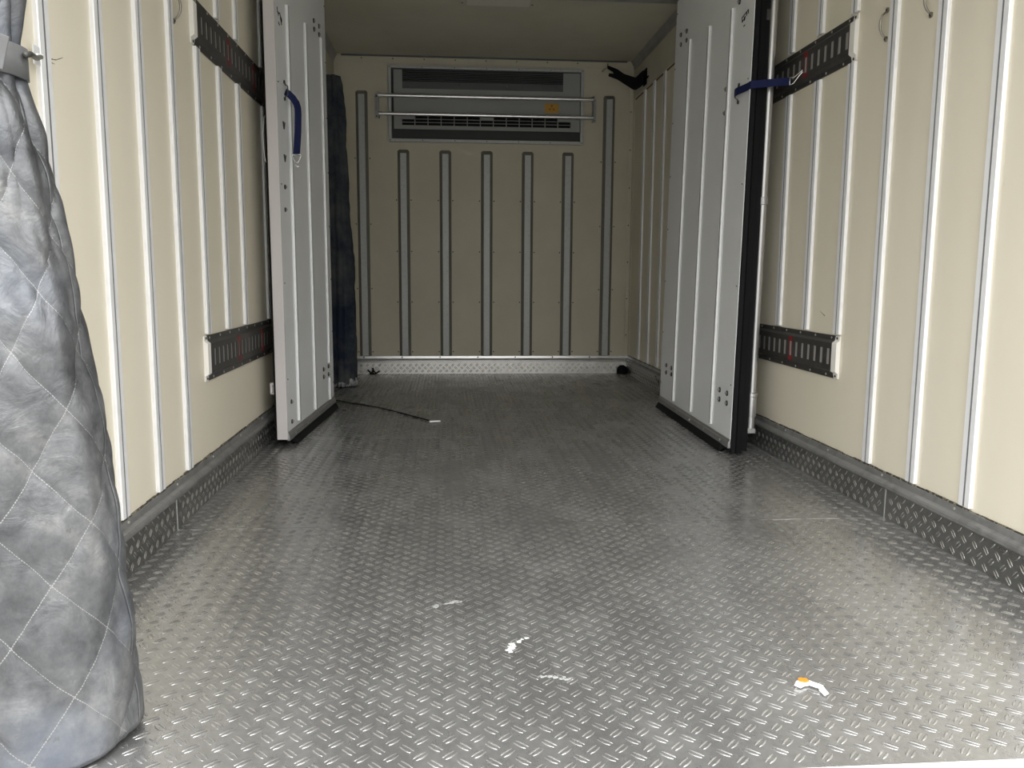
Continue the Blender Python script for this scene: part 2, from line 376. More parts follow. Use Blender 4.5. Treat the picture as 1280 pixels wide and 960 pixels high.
# ------------------------------------------------------------ partition door leaves
def leaf(name, near, direc_far, Wd, s, tilt, label, ribs, rz, cut=None, left=True):
    """s = +1 when the aisle side is +x. local a: from free edge to hinge, h: up, t: towards the aisle"""
    n = Vector((near[0], near[1], 0)); e1 = (Vector((*direc_far, 0))-n).normalized()
    e2 = Vector((tilt, 0, 1)).normalized(); nn = e1.cross(e2).normalized()
    if nn.x*s < 0: nn = -nn
    P = lambda a, h, t: n+e1*a+e2*h+nn*t
    hinge = P(Wd, 0, 0)
    root = thing(name, hinge, label, 'door', 'partition door leaves swung open against the walls', 'structure')
    T = 0.043
    def pt(nm, m, f, **k):
        mb = MB(P); f(mb); return link(nm, mb, m, k.pop('parent', root), **k)
    pt('panel', 'door_paint', lambda m: m.box((0.006, 0.04, -T), (Wd, 2.25, 0)), bevel=0.002)
    for a, (z0, z1) in zip(ribs, rz):
        segs = [(z0, z1)] if not (cut and abs(a-cut[0]) < 0.02) else [(z0, cut[1]), (cut[2], z1)]
        for q0, q1 in segs:
            # flange + slim double ridge
            f = lambda m: m.prism([(a+u_, v_) for u_, v_ in ((-0.026, 0), (-0.0255, 0.0012), (-0.0145, 0.0014), (-0.0130, 0.0095), (-0.0055, 0.0098), (-0.0040, 0.002), (0.0040, 0.002), (0.0055, 0.0098), (0.0130, 0.0095), (0.0145, 0.0014), (0.0255, 0.0012), (0.026, 0))], q0, q1, lambda u, v, t: (u, t, v))
            ff = lambda m: (f(m), m.mi.__setitem__(slice(4, 7), [1, 1, 1])); pt('rib', ['leaf_rib', 'groove_shade'], ff)  # valley between the ridges gets the painted shade tone
    # aluminium bottom rail
    br = pt('bottom_rail', 'grey_aluminium', lambda m: m.prism([(-0.002, 0.03), (-0.002, 0.070), (0.003, 0.068), (0.0035, 0.060), (0.009, 0.055), (0.009, 0.03)], 0.004, Wd-0.003, lambda u, v, t: (t, v, u)), bevel=0.001)
    for i in range(int(Wd/0.25)):
        screw(br, P(0.12+0.25*i, 0.045, 0.009), nn, 0.006)
    # floor seal
    pt('floor_seal', 'black_rubber', lambda m: m.prism([(-T+0.004, 0.040), (0.006, 0.040), (0.010, 0.030), (0.026, 0.002), (0.018, 0.0015), (-0.006, 0.018), (-T+0.004, 0.018)], 0.085, Wd-0.01, lambda u, v, t: (t, v, u)))
    # narrow corner lip strip down the hinge edge with rivets
    for i in range(8):
        screw(root, P(Wd-0.02, 0.15+0.29*i, 0.0005), nn, 0.0035, 'dark_screw', name='rivet')
    for i in range(5):
        screw(root, P(0.035, 0.30+0.42*i, 0.0005), nn, 0.003, 'dark_screw', name='rivet')
    # bolt clusters
    def bolt(a, h, r=0.012):
        m = MB(); p = P(a, h, 0)
        m.tube([p-nn*0.002, p+nn*0.004, p+nn*0.005], [r, r, r*0.8], 14)
        o = link('hinge_bolt', m, 'dark_screw', root, smooth=True, sangle=40)
        m = MB(); m.tube([p, p+nn*0.009, p+nn*0.010], [r*0.6, r*0.6, r*0.4], 6); link('bolt_head', m, 'grey_aluminium', o)
    return root, P, nn, pt, bolt
# left leaf (white free edge faces the camera)
root, P, nn, pt, bolt = leaf('door_1', (-0.995, 3.627), (-0.944, 4.64), 1.10, 1, -0.002,
    'left partition door leaf, pale grey with white edge and loose hanging strap', [0.222, 0.585, 0.968], [(0.085, 1.92), (0.077, 1.95), (0.07, 1.985)], (0.968, 0.192, 0.275))
pt('edge_strip', 'door_edge', lambda m: m.box((0.0, 0.036, -0.045), (0.007, 2.252, 0.0015)), bevel=0.0015)
pt('wall_seal', 'black_rubber', lambda m: m.prism([(0.02, -0.042), (0.004, -0.045), (0.001, -0.049), (0.006, -0.054), (0.05, -0.053), (0.05, -0.042)], 0.02, 2.25, lambda u, v, t: (u, t, v)))
for a, h in ((0.815, 0.254), (0.948, 0.256), (0.813, 0.214), (0.945, 0.213), (0.796, 2.024), (0.925, 2.034), (0.80, 1.984), (0.924, 1.992)): bolt(a, h)
for a, h in ((0.085, 0.193), (0.085, 0.103), (0.092, 1.133), (0.085, 1.036)): bolt(a, h, 0.010)
for h in (1.394, 1.257):   # triangular rings
    m = MB(); p = [P(0.085+x, h+z, 0.004) for x, z in ((0, 0.012), (0.030, 0.012), (0.015, -0.016))]
    m.tube(p, 0.0025, 6, closed=True); link('lashing_ring', m, 'dark_screw', root)
def eyelet(root, P, nn, a, h):
    m = MB()
    for z in (0.035, -0.035):
        p = P(a, h+z, 0); m.tube([p, p+nn*0.005, p+nn*0.006], [0.008, 0.008, 0.006], 10)
    m.tube([P(a, h+0.035, 0.004), P(a, h+0.024, 0.006), P(a, h+0.018, 0.016), P(a, h-0.018, 0.016), P(a, h-0.024, 0.006), P(a, h-0.035, 0.004)], 0.003, 8)
    link('strap_eyelet', m, 'dark_steel', root, smooth=True, sangle=40)
eyelet(root, P, nn, 0.135, 1.545)
def marks(root, P, strokes):
    for st in strokes:
        m = MB(P); m.ribbon([(a, h, 0.0007) for a, h in st], (0, 0, 1), 0.001, 0.005)
        m = MB(); pts = [P(a, h, 0.0006) for a, h in st]; m.tube(pts, 0.0022, 6); link('printed_mark', m, 'black_void', root)
marks(root, P, [[(0.055, 1.865), (0.062, 1.845), (0.085, 1.848), (0.100, 1.852)], [(0.095, 1.852), (0.112, 1.842), (0.125, 1.836), (0.128, 1.824)], [(0.105, 1.838), (0.118, 1.824), (0.125, 1.812)], [(0.072, 1.808), (0.088, 1.800)], [(0.068, 1.85), (0.075, 1.835)]])
m = MB(); c0 = P(0.0, 1.50, -0.055)
m.tube([P(0.006, 1.42, -0.050), P(-0.002, 1.40, -0.056), P(-0.005, 1.34, -0.060), P(-0.004, 1.27, -0.059), P(0.0, 1.23, -0.055), P(0.006, 1.225, -0.050)], 0.002, 8)
link('pull_wire', m, 'pole_steel', root, smooth=True)
m = MB(P); m.box((0.02, 0.235, -0.075), (0.05, 0.285, -0.045)); m.box((0.0, 0.243, -0.068), (0.022, 0.277, -0.060)); link('latch_block', m, 'door_edge', root, bevel=0.002)
PL, nL = P, nn
# right leaf
root, P, nn, pt, bolt = leaf('door_2', (0.9105, 3.375), (0.9375, 4.62), 1.30, -1, 0.0155,
    'right partition door leaf, pale grey with black rubber edge and steel lock pole', [0.285, 0.63, 0.98], [(0.088, 1.905), (0.086, 1.93), (0.086, 1.965)])
pt('edge_seal', 'black_rubber', lambda m: m.prism([(0.006, -0.002), (-0.006, -0.004), (-0.010, -0.018), (-0.004, -0.020), (-0.010, -0.024), (-0.008, -0.046), (0.006, -0.046)], 0.012, 2.25, lambda u, v, t: (u, t, v)))
pt('wall_seal', 'black_rubber', lambda m: m.prism([(0.02, -0.043), (0.0, -0.048), (0.0, -0.070), (0.010, -0.076), (0.05, -0.070), (0.05, -0.043)], 0.02, 2.25, lambda u, v, t: (u, t, v)))
for a, h in ((0.182, 0.259), (0.077, 0.258), (0.180, 0.217), (0.075, 0.215), (1.167, 0.26), (1.052, 0.257), (1.163, 0.22), (1.046, 0.223), (1.18, 2.044), (1.062, 2.031), (1.172, 1.992), (1.055, 1.983), (0.20, 1.91)): bolt(a, h)
for a, h in ((0.325, 1.58), (0.325, 1.478)): bolt(a, h, 0.010)
eyelet(root, P, nn, 0.145, 1.524)
marks(root, P, [[(0.155, 1.832), (0.150, 1.812), (0.135, 1.818)], [(0.130, 1.828), (0.125, 1.812), (0.112, 1.826)], [(0.155, 1.832), (0.125, 1.836), (0.080, 1.842)], [(0.100, 1.840), (0.098, 1.824)], [(0.080, 1.842), (0.078, 1.826)], [(0.130, 1.79), (0.115, 1.792)]])
# lock pole on the back of the right leaf
rx = 1.004
pole = lambda z: (rx+0.0155*(z-0.1)*0.5, 3.400-0.012*(z-0.1), z)
m = MB(); m.tube([pole(0.255), pole(1.07), pole(2.24)], 0.0165, 18); po = link('lock_pole', m, 'pole_steel', root, smooth=True, sangle=50)
m = MB(); m.tube([pole(0.165), pole(0.167), pole(0.262), pole(0.264)], [0.020, 0.0215, 0.0215, 0.018], 18)
m.tube([pole(0.252), pole(0.254), pole(0.268), pole(0.270)], [0.022, 0.0245, 0.0245, 0.022], 18); link('sleeve', m, 'pole_steel', po, smooth=True, sangle=40)
m = MB(); m.tube([pole(0.115), pole(0.168)], 0.0165, 16)
x_, y_, _ = pole(0.1)
m.prism([(-0.019, 0.0), (0.017, 0.0), (0.019, 0.018), (-0.019, 0.024)], -0.014, 0.014, lambda u, v, t: (x_+u, y_+t, 0.088+v+0.006)); link('cam_foot', m, 'pole_steel', po, smooth=False)
for zc in (1.07,):
    m = MB(); m.tube([pole(zc-0.016), pole(zc-0.014), pole(zc+0.014), pole(zc+0.016)], [0.018, 0.0215, 0.0215, 0.018], 16)
    x_, y_, z_ = pole(zc); m.box((x_-0.050, y_-0.010, zc-0.012), (x_-0.015, y_+0.030, zc+0.012)); link('pole_clamp', m, 'grey_aluminium', po, smooth=True, sangle=40)
for zc in (0.215, 1.80):
    x_, y_, z_ = pole(zc); m = MB(); m.box((x_-0.050, y_-0.006, zc-0.022), (x_-0.012, y_+0.04, zc+0.022)); link('pole_bracket', m, 'dark_steel', po, bevel=0.002)
PR, nR = P, nn

# ------------------------------------------------------------ cargo track rails with slots
def track(s, zc, reds, label, first):
    y0, y1 = 2.885, 4.66
    hh = 0.0775
    root = thing('cargo_track', (s*W, (y0+y1)/2, zc), label, 'track rail', 'dark steel cargo track rails on the side walls')
    fn = lambda u, v, t: (s*(W-v), t, zc+u)
    m = MB()
    for sg in (1, -1):
        m.prism([(sg*hh, 0.0), (sg*hh, 0.0045), (sg*0.060, 0.0045), (sg*0.050, 0.0145), (sg*0.029, 0.0145), (sg*0.029, 0.0125), (sg*0.0485, 0.0125), (sg*0.0575, 0.0)], y0, y1, fn)
    pit = 0.0558; ys_ = [first+pit*i for i in range(int((y1-first)/pit))]
    edges = [y0]+[e for y in ys_ for e in (y-0.0118, y+0.0118)]+[y1]
    for a, b in zip(edges[::2], edges[1::2]):
        m.box((s*(W-0.0145), a, zc-0.0292), (s*(W-0.0125), b, zc+0.0292))
    bd = link('rail_body', m, 'dark_steel', root)
    bk = MB(); bk.box((s*(W-0.0008), y0+0.002, zc-0.0485), (s*(W-0.0108), y1, zc+0.0485)); link('back_strip', bk, 'slot_back', root)
    for i in range(13):
        for sg in (1, -1):
            screw(root, (s*(W-0.0045), y0+0.03+0.135*i+(0.03 if sg < 0 else 0), zc+sg*0.069), (-s, 0, 0), 0.0048)
    for yr in reds:
        k = MB()
        x0, x1 = s*(W-0.0143), s*(W-0.0150)
        for sg in (-1, 1):
            k.box((x0, yr+sg*0.0120, zc-0.030), (x1, yr+sg*0.0165, zc+0.030))
            k.add([(x1, yr-0.017, zc+sg*0.030), (x1, yr+0.017, zc+sg*0.030), (x1, yr+0.021, zc+sg*0.040), (x1, yr+0.012, zc+sg*0.049), (x1, yr-0.013, zc+sg*0.049), (x1, yr-0.020, zc+sg*0.041),
                   (x0, yr-0.017, zc+sg*0.030), (x0, yr+0.017, zc+sg*0.030), (x0, yr+0.021, zc+sg*0.040), (x0, yr+0.012, zc+sg*0.049), (x0, yr-0.013, zc+sg*0.049), (x0, yr-0.020, zc+sg*0.041)],
                  [(0,1,2,3,4,5), (11,10,9,8,7,6)]+[(i, 6+i, 6+(i+1) % 6, (i+1) % 6) for i in range(6)])
        link('red_mark', k, 'red_paint', root)
    # white end cap
    k = MB(); prof = [(-hh, 0.0), (-hh, 0.004), (-0.060, 0.005), (-0.052, 0.0160), (0.052, 0.0160), (0.060, 0.005), (hh, 0.004), (hh, 0.0)]
    k.prism(prof, 2.852, 2.889, fn); cp_ = link('end_cap', k, 'white_plastic', root, bevel=0.0015)
    for sg in (-1, 1): screw(cp_, (s*(W-0.0045), 2.872, zc+sg*0.069), (-s, 0, 0), 0.005, 'dark_screw')
track(-1, 0.4725, [3.284, 3.684], 'lower dark slotted steel cargo track on the left wall', 2.946)
track(1, 0.4725, [3.253], 'lower dark slotted steel cargo track on the right wall', 2.919)
track(-1, 1.5775, [3.284, 3.684], 'upper dark slotted steel cargo track on the left wall', 2.949)
track(1, 1.5775, [3.245], 'upper dark slotted steel cargo track on the right wall with a blue strap hooked in', 2.910)

# ------------------------------------------------------------ rope hooks
for s, y, lb in ((1, 2.69, 'chrome rope hook on the right wall nearest the cargo track'), (1, 2.44, 'chrome rope hook on the right wall at the top edge, nearer the doorway'), (-1, 2.715, 'chrome rope hook high on the left wall beside the cargo track')):
    y -= 0.024
    r = thing('rope_hook', (s*W, y, 1.563), lb, 'hook', 'chrome rope hooks on the side walls')
    m = MB(); m.tube([(s*(W-0.004), y, 1.605), (s*(W-0.010), y, 1.598), (s*(W-0.017), y, 1.591), (s*(W-0.0225), y, 1.577), (s*(W-0.024), y, 1.562), (s*(W-0.0225), y, 1.547), (s*(W-0.016), y, 1.534), (s*(W-0.010), y, 1.527), (s*(W-0.004), y, 1.521)],
            [0.0028, 0.0030, 0.0035, 0.0038, 0.0038, 0.0038, 0.0035, 0.0030, 0.0028], 8)
    link('loop', m, 'hook_steel', r, smooth=True)
    for z in (1.607, 1.519):
        m = MB(); m.tube([(s*(W+0.001), y, z), (s*(W-0.004), y, z), (s*(W-0.006), y, z)], [0.0085, 0.0085, 0.005], 12)
        fo = link('foot', m, 'hook_steel', r, smooth=True, sangle=50); screw(fo, (s*(W-0.005), y, z), (-s, 0, 0), 0.004, 'dark_screw')

# ------------------------------------------------------------ blue straps
r = thing('tie_strap', PL(0.135, 1.545, 0.016), 'blue webbing strap hanging loose from the left door leaf', 'strap', 'blue tie straps on the partition doors')
m = MB(); pts = [(-0.988, 3.765, 1.540), (-0.975, 3.768, 1.534), (-0.958, 3.775, 1.518), (-0.944, 3.78, 1.498), (-0.938, 3.78, 1.476), (-0.937, 3.78, 1.455), (-0.940, 3.78, 1.375), (-0.949, 3.78, 1.275)]
pts = [Vector(p) for p in pts]
m.ribbon(pts, [(0.3, 0, 1), (0.45, 0, 1), (0.8, 0, 1), (1, 0, 0.6), (1, 0, 0.2), (1, 0, 0), (1, 0, 0), (1, 0, 0)], 0.029, 0.003); link('webbing', m, 'blue_webbing', r)
m = MB(); e = pts[-1]; E1 = Vector((1, 0, 0)); Z_ = Vector((0, 0, 1))
m.tube([e-E1*0.019+Z_*0.004, e+E1*0.019+Z_*0.004, e+E1*0.019-Z_*0.003, e+E1*0.006-Z_*0.030, e-E1*0.006-Z_*0.030, e-E1*0.019-Z_*0.003], 0.0024, 8, closed=True)
m.tube([e-E1*0.006-Z_*0.03, e-E1*0.004-Z_*0.045, e+E1*0.006-Z_*0.049, e+E1*0.010-Z_*0.040], 0.0026, 8)
link('hook', m, 'chrome', r, smooth=True)
r = thing('tie_strap', PR(0.145, 1.524, 0.016), 'blue webbing strap stretched from the right door leaf to the wall track', 'strap', 'blue tie straps on the partition doors')
p0 = PR(0.15, 1.524, 0.017); p1 = PR(0.11, 1.5245, 0.021); p2 = PR(-0.012, 1.526, 0.004); p3 = Vector((1.075, 3.315, 1.532))
m = MB(); m.ribbon([p0, p1, PR(0.02, 1.525, 0.006), p2, p2.lerp(p3, 0.35)+Vector((0, -0.012, -0.002)), p2.lerp(p3, 0.7)+Vector((0, -0.008, -0.001)), p3], (0, 0, 1), 0.030, 0.003)
link('webbing', m, 'blue_webbing', r)
m = MB(); m.tube([p3+Vector((-0.004, 0, 0.015)), p3+Vector((-0.004, 0, -0.015)), p3+Vector((0.006, -0.012, -0.010)), p3+Vector((0.022, -0.034, 0.018)), p3+Vector((0.030, -0.048, 0.030)), p3+Vector((0.033, -0.050, 0.038))], 0.0026, 8)
m.tube([p3+Vector((-0.004, 0, 0.015)), p3+Vector((0.008, -0.008, 0.012)), p3+Vector((0.022, -0.030, 0.026)), p3+Vector((0.030, -0.046, 0.036))], 0.0024, 8)
link('hook', m, 'chrome', r, smooth=True)

# ------------------------------------------------------------ cooling unit in the bulkhead
U = thing('cooling_unit', (0.005, D, 1.74), 'grey recessed refrigeration evaporator unit high on the bulkhead wall', 'cooling unit')
def bx(nm, m, a, b_, par=None, bevel=0): k = MB(); k.box(a, b_); return link(nm, k, m, par or U, bevel=bevel)
x0, x1, z0, z1 = -0.718, 0.728, 1.730, 2.272; fy = D-0.030
k = MB(); k.box((x0, fy, z0), (x0+0.022, D, z1)); k.box((x1-0.022, fy, z0), (x1, D, z1)); k.box((x0+0.022, fy, z1-0.020), (x1-0.022, D, z1)); k.box((x0+0.022, fy, z0), (x1-0.022, D, z0+0.022))
fr = link('frame', k, 'face_grey', U, bevel=0.002)
for i in range(7):
    xx = x0+0.011+(x1-x0-0.022)*i/6
    for zz in (z0+0.011, z1-0.012): screw(fr, (xx, fy-0.0003, zz), (0, -1, 0), 0.004, 'dark_screw')
bx('recess', 'recess_dark', (x0+0.022, D-0.006, z0+0.022), (x1-0.022, D+0.001, z1-0.020))
by = D-0.034
k = MB()   # body panels around the openings (real openings)
for a, b_ in (((-0.678, 1.920), (0.700, 2.108)), ((-0.678, 2.108), (-0.614, 2.240)), ((0.572, 2.108), (0.700, 2.240)), ((-0.678, 1.820), (-0.622, 1.920)), ((0.633, 1.820), (0.700, 1.920)), ((-0.622, 1.820), (0.633, 1.848)),
              ((-0.622, 1.893), (-0.526, 1.920)), ((0.537, 1.893), (0.633, 1.920)), ((-0.041, 1.893), (0.052, 1.920))):
    k.box((a[0], by, a[1]), (b_[0], by+0.004, b_[1]))
link('housing', k, 'unit_grey', U)
bx('fan_panel', 'unit_dark', (-0.614, by+0.004, 2.108), (0.572, by+0.012, 2.160))
for i in range(4): screw(U, (-0.56+0.36*i, by+0.003, 2.142), (0, -1, 0), 0.010, 'unit_dark', 0.006, 'knob')
bx('intake_void', 'black_void', (-0.614, D-0.010, 2.160), (0.572, D-0.006, 2.240))
for i in range(6): bx('louver_slat', 'unit_dark', (-0.612, by+0.002, 2.166+0.0122*i), (0.570, by+0.014, 2.1705+0.0122*i))
bx('outlet_void', 'black_void', (-0.622, D-0.012, 1.848), (0.633, D-0.007, 1.920))
k = MB()
for i in range(14): xx = -0.622+0.0965*i; k.box((xx-0.003, by, 1.846), (xx+0.003, by+0.010, 1.895))
for i in range(1, 13): xx = -0.622+0.0965*i; k.box((xx-0.003, by, 1.891), (xx+0.003, by+0.010, 1.921))
for zz in (1.8695, 1.893): k.box((-0.622, by+0.001, zz-0.002), (0.633, by+0.008, zz+0.002))
link('outlet_grille', k, 'unit_grey', U)
lb = bx('warning_label', 'warning_yellow', (0.436, by-0.0012, 1.955), (0.541, by+0.0005, 2.022))
k = MB()
for a0 in (90, 210, 330):
    pts = []
    for t_, rr in ((-6, 0.004), (-28, 0.017), (-12, 0.025), (14, 0.026), (24, 0.014), (6, 0.004)):
        a = math.radians(a0+t_); pts.append((0.4885+rr*math.cos(a), 1.989+rr*math.sin(a)))
    k.prism(pts, by-0.0018, by-0.0010, lambda u, v, t: (u, t, v))
link('fan_symbol', k, 'warning_mark', lb)
# guard bars
G = thing('guard_bars', (0.005, D, 1.98), 'two horizontal grey metal guard bars across the cooling unit', 'guard rail')
gy = D-0.075
for zz in (2.0485, 1.9195):
    k = MB(); k.tube([(-0.785, gy, zz), (0.795, gy, zz)], 0.0125, 14); link('bar', k, 'bright_aluminium', G, smooth=True, sangle=50)
for xx in (-0.789, 0.799):
    k = MB(); sg = -1 if xx < 0 else 1
    k.box((xx-0.003, gy-0.016, 1.895), (xx+0.003, D-0.001, 2.073)); k.box((min(xx, xx+sg*0.03), D-0.005, 1.895), (max(xx, xx+sg*0.03), D-0.001, 2.073))
    br = link('bracket', k, 'grey_aluminium', G, bevel=0.001)
    for zz in (1.912, 2.056): screw(br, (xx+sg*0.017, D-0.005, zz), (0, -1, 0), 0.006, 'dark_screw')

# ceiling lamp
Lp = thing('ceiling_lamp', (0.01, 5.03, H), 'flush unlit rectangular lamp in the ceiling beyond the partition header', 'lamp')
k = MB(); k.box((-0.215, 4.93, H-0.006), (0.235, 5.115, H+0.001)); link('base', k, 'ceiling_panel', Lp, bevel=0.002)
k = MB(); k.box((-0.175, 4.945, H-0.020), (0.195, 5.095, H-0.005)); link('cover', k, 'lamp_cover', Lp, bevel=0.004)
for xx in (-0.197, 0.216): screw(Lp, (xx, 5.095, H-0.006), (0, 0, -1), 0.006, 'dark_screw')

# black forked bracket in the upper right corner
Bk = thing('corner_bracket', (W, 6.05, 2.13), 'black forked metal arm bracket in the upper right far corner', 'bracket')
k = MB()
# plate arm in an oblique upright plane from the side wall to near the bulkhead, two prongs pointing left
A0 = Vector((1.108, 5.98, 0)); A1 = Vector((0.86, 6.20, 0)); dirv = (A1-A0).normalized(); nrm = Vector((-dirv.y, dirv.x, 0))*0.007
prof = [(0.308, 2.276), (0.303, 2.248), (0.259, 2.221), (0.250, 2.208), (0.290, 2.216), (0.295, 2.196), (0.217, 2.161), (0.142, 2.111), (0.092, 2.078), (0.068, 2.075), (0.009, 2.103), (0.006, 2.133), (0.012, 2.199), (0.070, 2.157), (0.169, 2.197), (0.228, 2.239)]
vs = [tuple(A0+dirv*a+nrm+Vector((0, 0, z))) for a, z in prof]+[tuple(A0+dirv*a-nrm+Vector((0, 0, z))) for a, z in prof]; n_ = len(prof)
k.add(vs, [tuple(range(n_)), tuple(range(n_, 2*n_))[::-1]]+[(i, n_+i, n_+(i+1) % n_, (i+1) % n_) for i in range(n_)])
link('fork_arm', k, 'black_rubber', Bk)
k = MB(); k.box((W-0.010, 5.93, 2.095), (W-0.004, 6.02, 2.205)); k.tube([(1.106, 5.97, 2.135), (W-0.002, 5.88, 2.137)], 0.007, 8); link('mounting_plate', k, 'black_rubber', Bk, bevel=0.002)
k = MB(); k.tube([(0.885, 6.185, 2.262), (0.872, 6.28, 2.27), (0.87, D-0.002, 2.27)], 0.005, 8); link('tie_rod', k, 'grey_aluminium', Bk, smooth=True)

# ------------------------------------------------------------ curtains
def quilt_material():
    m = mat('quilted_silver', (0.30, 0.31, 0.32), 0.40, 0.35, 0.55)
    nt = m.node_tree; n = nt.nodes; l = nt.links; b = n['Principled BSDF']
    uv = n.new('ShaderNodeUVMap'); uv.uv_map = 'quilt'; s = n.new('ShaderNodeSeparateXYZ'); l.new(uv.outputs[0], s.inputs[0])
    def mth(op, a, b_=None, c_=None):
        k = n.new('ShaderNodeMath'); k.operation = op
        for i, v in enumerate((a, b_, c_)):
            if v is None: continue
            if isinstance(v, (int, float)): k.inputs[i].default_value = v
            else: l.new(v, k.inputs[i])
        return k.outputs[0]
    def line(ch, along):
        d = mth('PINGPONG', ch, 0.5)
        dash = mth('GREATER_THAN', mth('FRACT', mth('MULTIPLY', along, 26)), 0.28)
        return mth('MULTIPLY', mth('LESS_THAN', d, 0.0085), dash), mth('LESS_THAN', d, 0.02)
    l1, d1 = line(s.outputs['X'], s.outputs['Y']); l2, d2 = line(s.outputs['Y'], s.outputs['X'])
    stitch = mth('MAXIMUM', l1, l2)
    t = n.new('ShaderNodeTexCoord')
    a = n.new('ShaderNodeTexNoise'); a.inputs['Scale'].default_value = 7; a.inputs['Detail'].default_value = 10; a.inputs['Roughness'].default_value = 0.7
    l.new(t.outputs['Object'], a.inputs['Vector'])
    r = n.new('ShaderNodeValToRGB'); l.new(a.outputs['Fac'], r.inputs[0])
    e = r.color_ramp.elements; e[0].position = 0.33; e[0].color = (0.042, 0.044, 0.048, 1); e[1].position = 0.72; e[1].color = (0.265, 0.265, 0.255, 1)
    e2 = r.color_ramp.elements.new(0.52); e2.color = (0.115, 0.118, 0.123, 1)
    # blue-ish cleaner patches
    g = n.new('ShaderNodeTexNoise'); g.inputs['Scale'].default_value = 3.2; l.new(t.outputs['Object'], g.inputs['Vector'])
    gr = n.new('ShaderNodeMapRange'); gr.inputs['From Min'].default_value = 0.52; gr.inputs['From Max'].default_value = 0.66; gr.inputs['To Max'].default_value = 0.55; l.new(g.outputs['Fac'], gr.inputs['Value'])
    x0_ = n.new('ShaderNodeMix'); x0_.data_type = 'RGBA'; l.new(gr.outputs[0], x0_.inputs[0]); l.new(r.outputs[0], x0_.inputs[6]); x0_.inputs[7].default_value = (0.095, 0.112, 0.15, 1)
    # grubby specks
    v = n.new('ShaderNodeTexNoise'); v.inputs['Scale'].default_value = 55; v.inputs['Detail'].default_value = 3; l.new(t.outputs['Object'], v.inputs['Vector'])
    vr = n.new('ShaderNodeMapRange'); vr.inputs['From Min'].default_value = 0.66; vr.inputs['From Max'].default_value = 0.71; vr.inputs['To Max'].default_value = 0.6; l.new(v.outputs['Fac'], vr.inputs['Value'])
    x1_ = n.new('ShaderNodeMix'); x1_.data_type = 'RGBA'; l.new(vr.outputs[0], x1_.inputs[0]); l.new(x0_.outputs[2], x1_.inputs[6]); x1_.inputs[7].default_value = (0.09, 0.09, 0.09, 1)
    x2 = n.new('ShaderNodeMix'); x2.data_type = 'RGBA'; l.new(stitch, x2.inputs[0]); l.new(x1_.outputs[2], x2.inputs[6]); x2.inputs[7].default_value = (0.26, 0.26, 0.255, 1)
    l.new(x2.outputs[2], b.inputs['Base Color'])
    bb = n.new('ShaderNodeBump'); bb.inputs['Strength'].default_value = 0.9; bb.inputs['Distance'].default_value = 0.004
    w_ = n.new('ShaderNodeTexNoise'); w_.inputs['Scale'].default_value = 16; w_.inputs['Detail'].default_value = 6; w_.inputs['Roughness'].default_value = 0.55; w_.inputs['Distortion'].default_value = 1.2; l.new(t.outputs['Object'], w_.inputs['Vector'])
    l.new(w_.outputs['Fac'], bb.inputs['Height']); l.new(bb.outputs[0], b.inputs['Normal'])
    return m
quilt_material()
from mathutils import noise as mn
def interp(tab, z):
    if z <= tab[0][0]: return tab[0][1]
    for (a, va), (b_, vb) in zip(tab[:-1], tab[1:]):
        if z <= b_: t = (z-a)/(b_-a); t = t*t*(3-2*t)*0.35+t*0.65; return va+(vb-va)*t
    return tab[-1][1]
def curtain_mesh(name, mats, parent, right, left, yc, ry, zr, K, zper, zph, phi0, puff, fold, nphi, nz, z0f, sgn=1, twist=0.0):
    vs = []; uvs = []
    for j in range(nz+1):
        zt = zr[0]+(zr[1]-zr[0])*j/nz
        xr, xl = interp(right, zt), interp(left, zt); xc, rx = (xr+xl)/2, (xr-xl)/2; ryv = interp(ry, zt)
        for i in range(nphi+1):
            ph = 2*PI*(i % nphi)/nphi
            z = zt
            if j == 0: z = z0f(ph)
            elif j < 12: z = z0f(ph)+(zr[0]+(zr[1]-zr[0])*12/nz-z0f(ph))*j/12
            U = K*(2*PI*i/nphi-phi0+twist*(1-zt/0.5))/(2*PI); V = (zt-zph)/zper
            a, b_ = U+V, U-V
            pf = (abs(math.sin(PI*a))*abs(math.sin(PI*b_)))**0.45*puff
            nz_ = mn.noise(Vector((math.cos(ph)*1.5, math.sin(ph)*1.5, z*5)))*0.010 + mn.noise(Vector((math.cos(ph)*5, math.sin(ph)*5, z*17+3)))*0.004
            fd = interp(fold, zt)*(math.cos(7*ph+1.3+z*1.5)+0.5*math.cos(12*ph+z*2))
            d = pf+nz_*(1 if puff > 0.002 else 0.5)+fd-puff*0.8
            cx_, sx_ = math.cos(ph), math.sin(ph)
            vs.append((xc+(rx+d)*cx_, yc-sgn*(ryv+d)*sx_, z)); uvs.append((a, b_))
    n1 = nphi+1
    fs = [(j*n1+i, j*n1+i+1, (j+1)*n1+i+1, (j+1)*n1+i) for j in range(nz) for i in range(nphi)]
    mb = MB(); mb.add(vs, fs)
    o = link(name, mb, mats, parent, smooth=True)
    uvl = o.data.uv_layers.new(name='quilt')
    lo = np.empty(len(o.data.loops), dtype=np.int32); o.data.loops.foreach_get('vertex_index', lo)
    uvl.data.foreach_set('uv', np.array(uvs)[lo].ravel())
    sm = o.modifiers.new('thickness', 'SOLIDIFY'); sm.thickness = 0.006; sm.offset = -1
    return o, vs, n1
right = [(0.0, -0.806), (0.068, -0.808), (0.18, -0.815), (0.275, -0.826), (0.383, -0.830), (0.539, -0.845), (0.653, -0.862), (0.752, -0.880), (0.861, -0.897), (0.967, -0.913), (1.04, -0.930), (1.076, -0.933), (1.11, -0.930), (1.16, -0.923), (1.5, -0.90), (2.2, -0.86)]
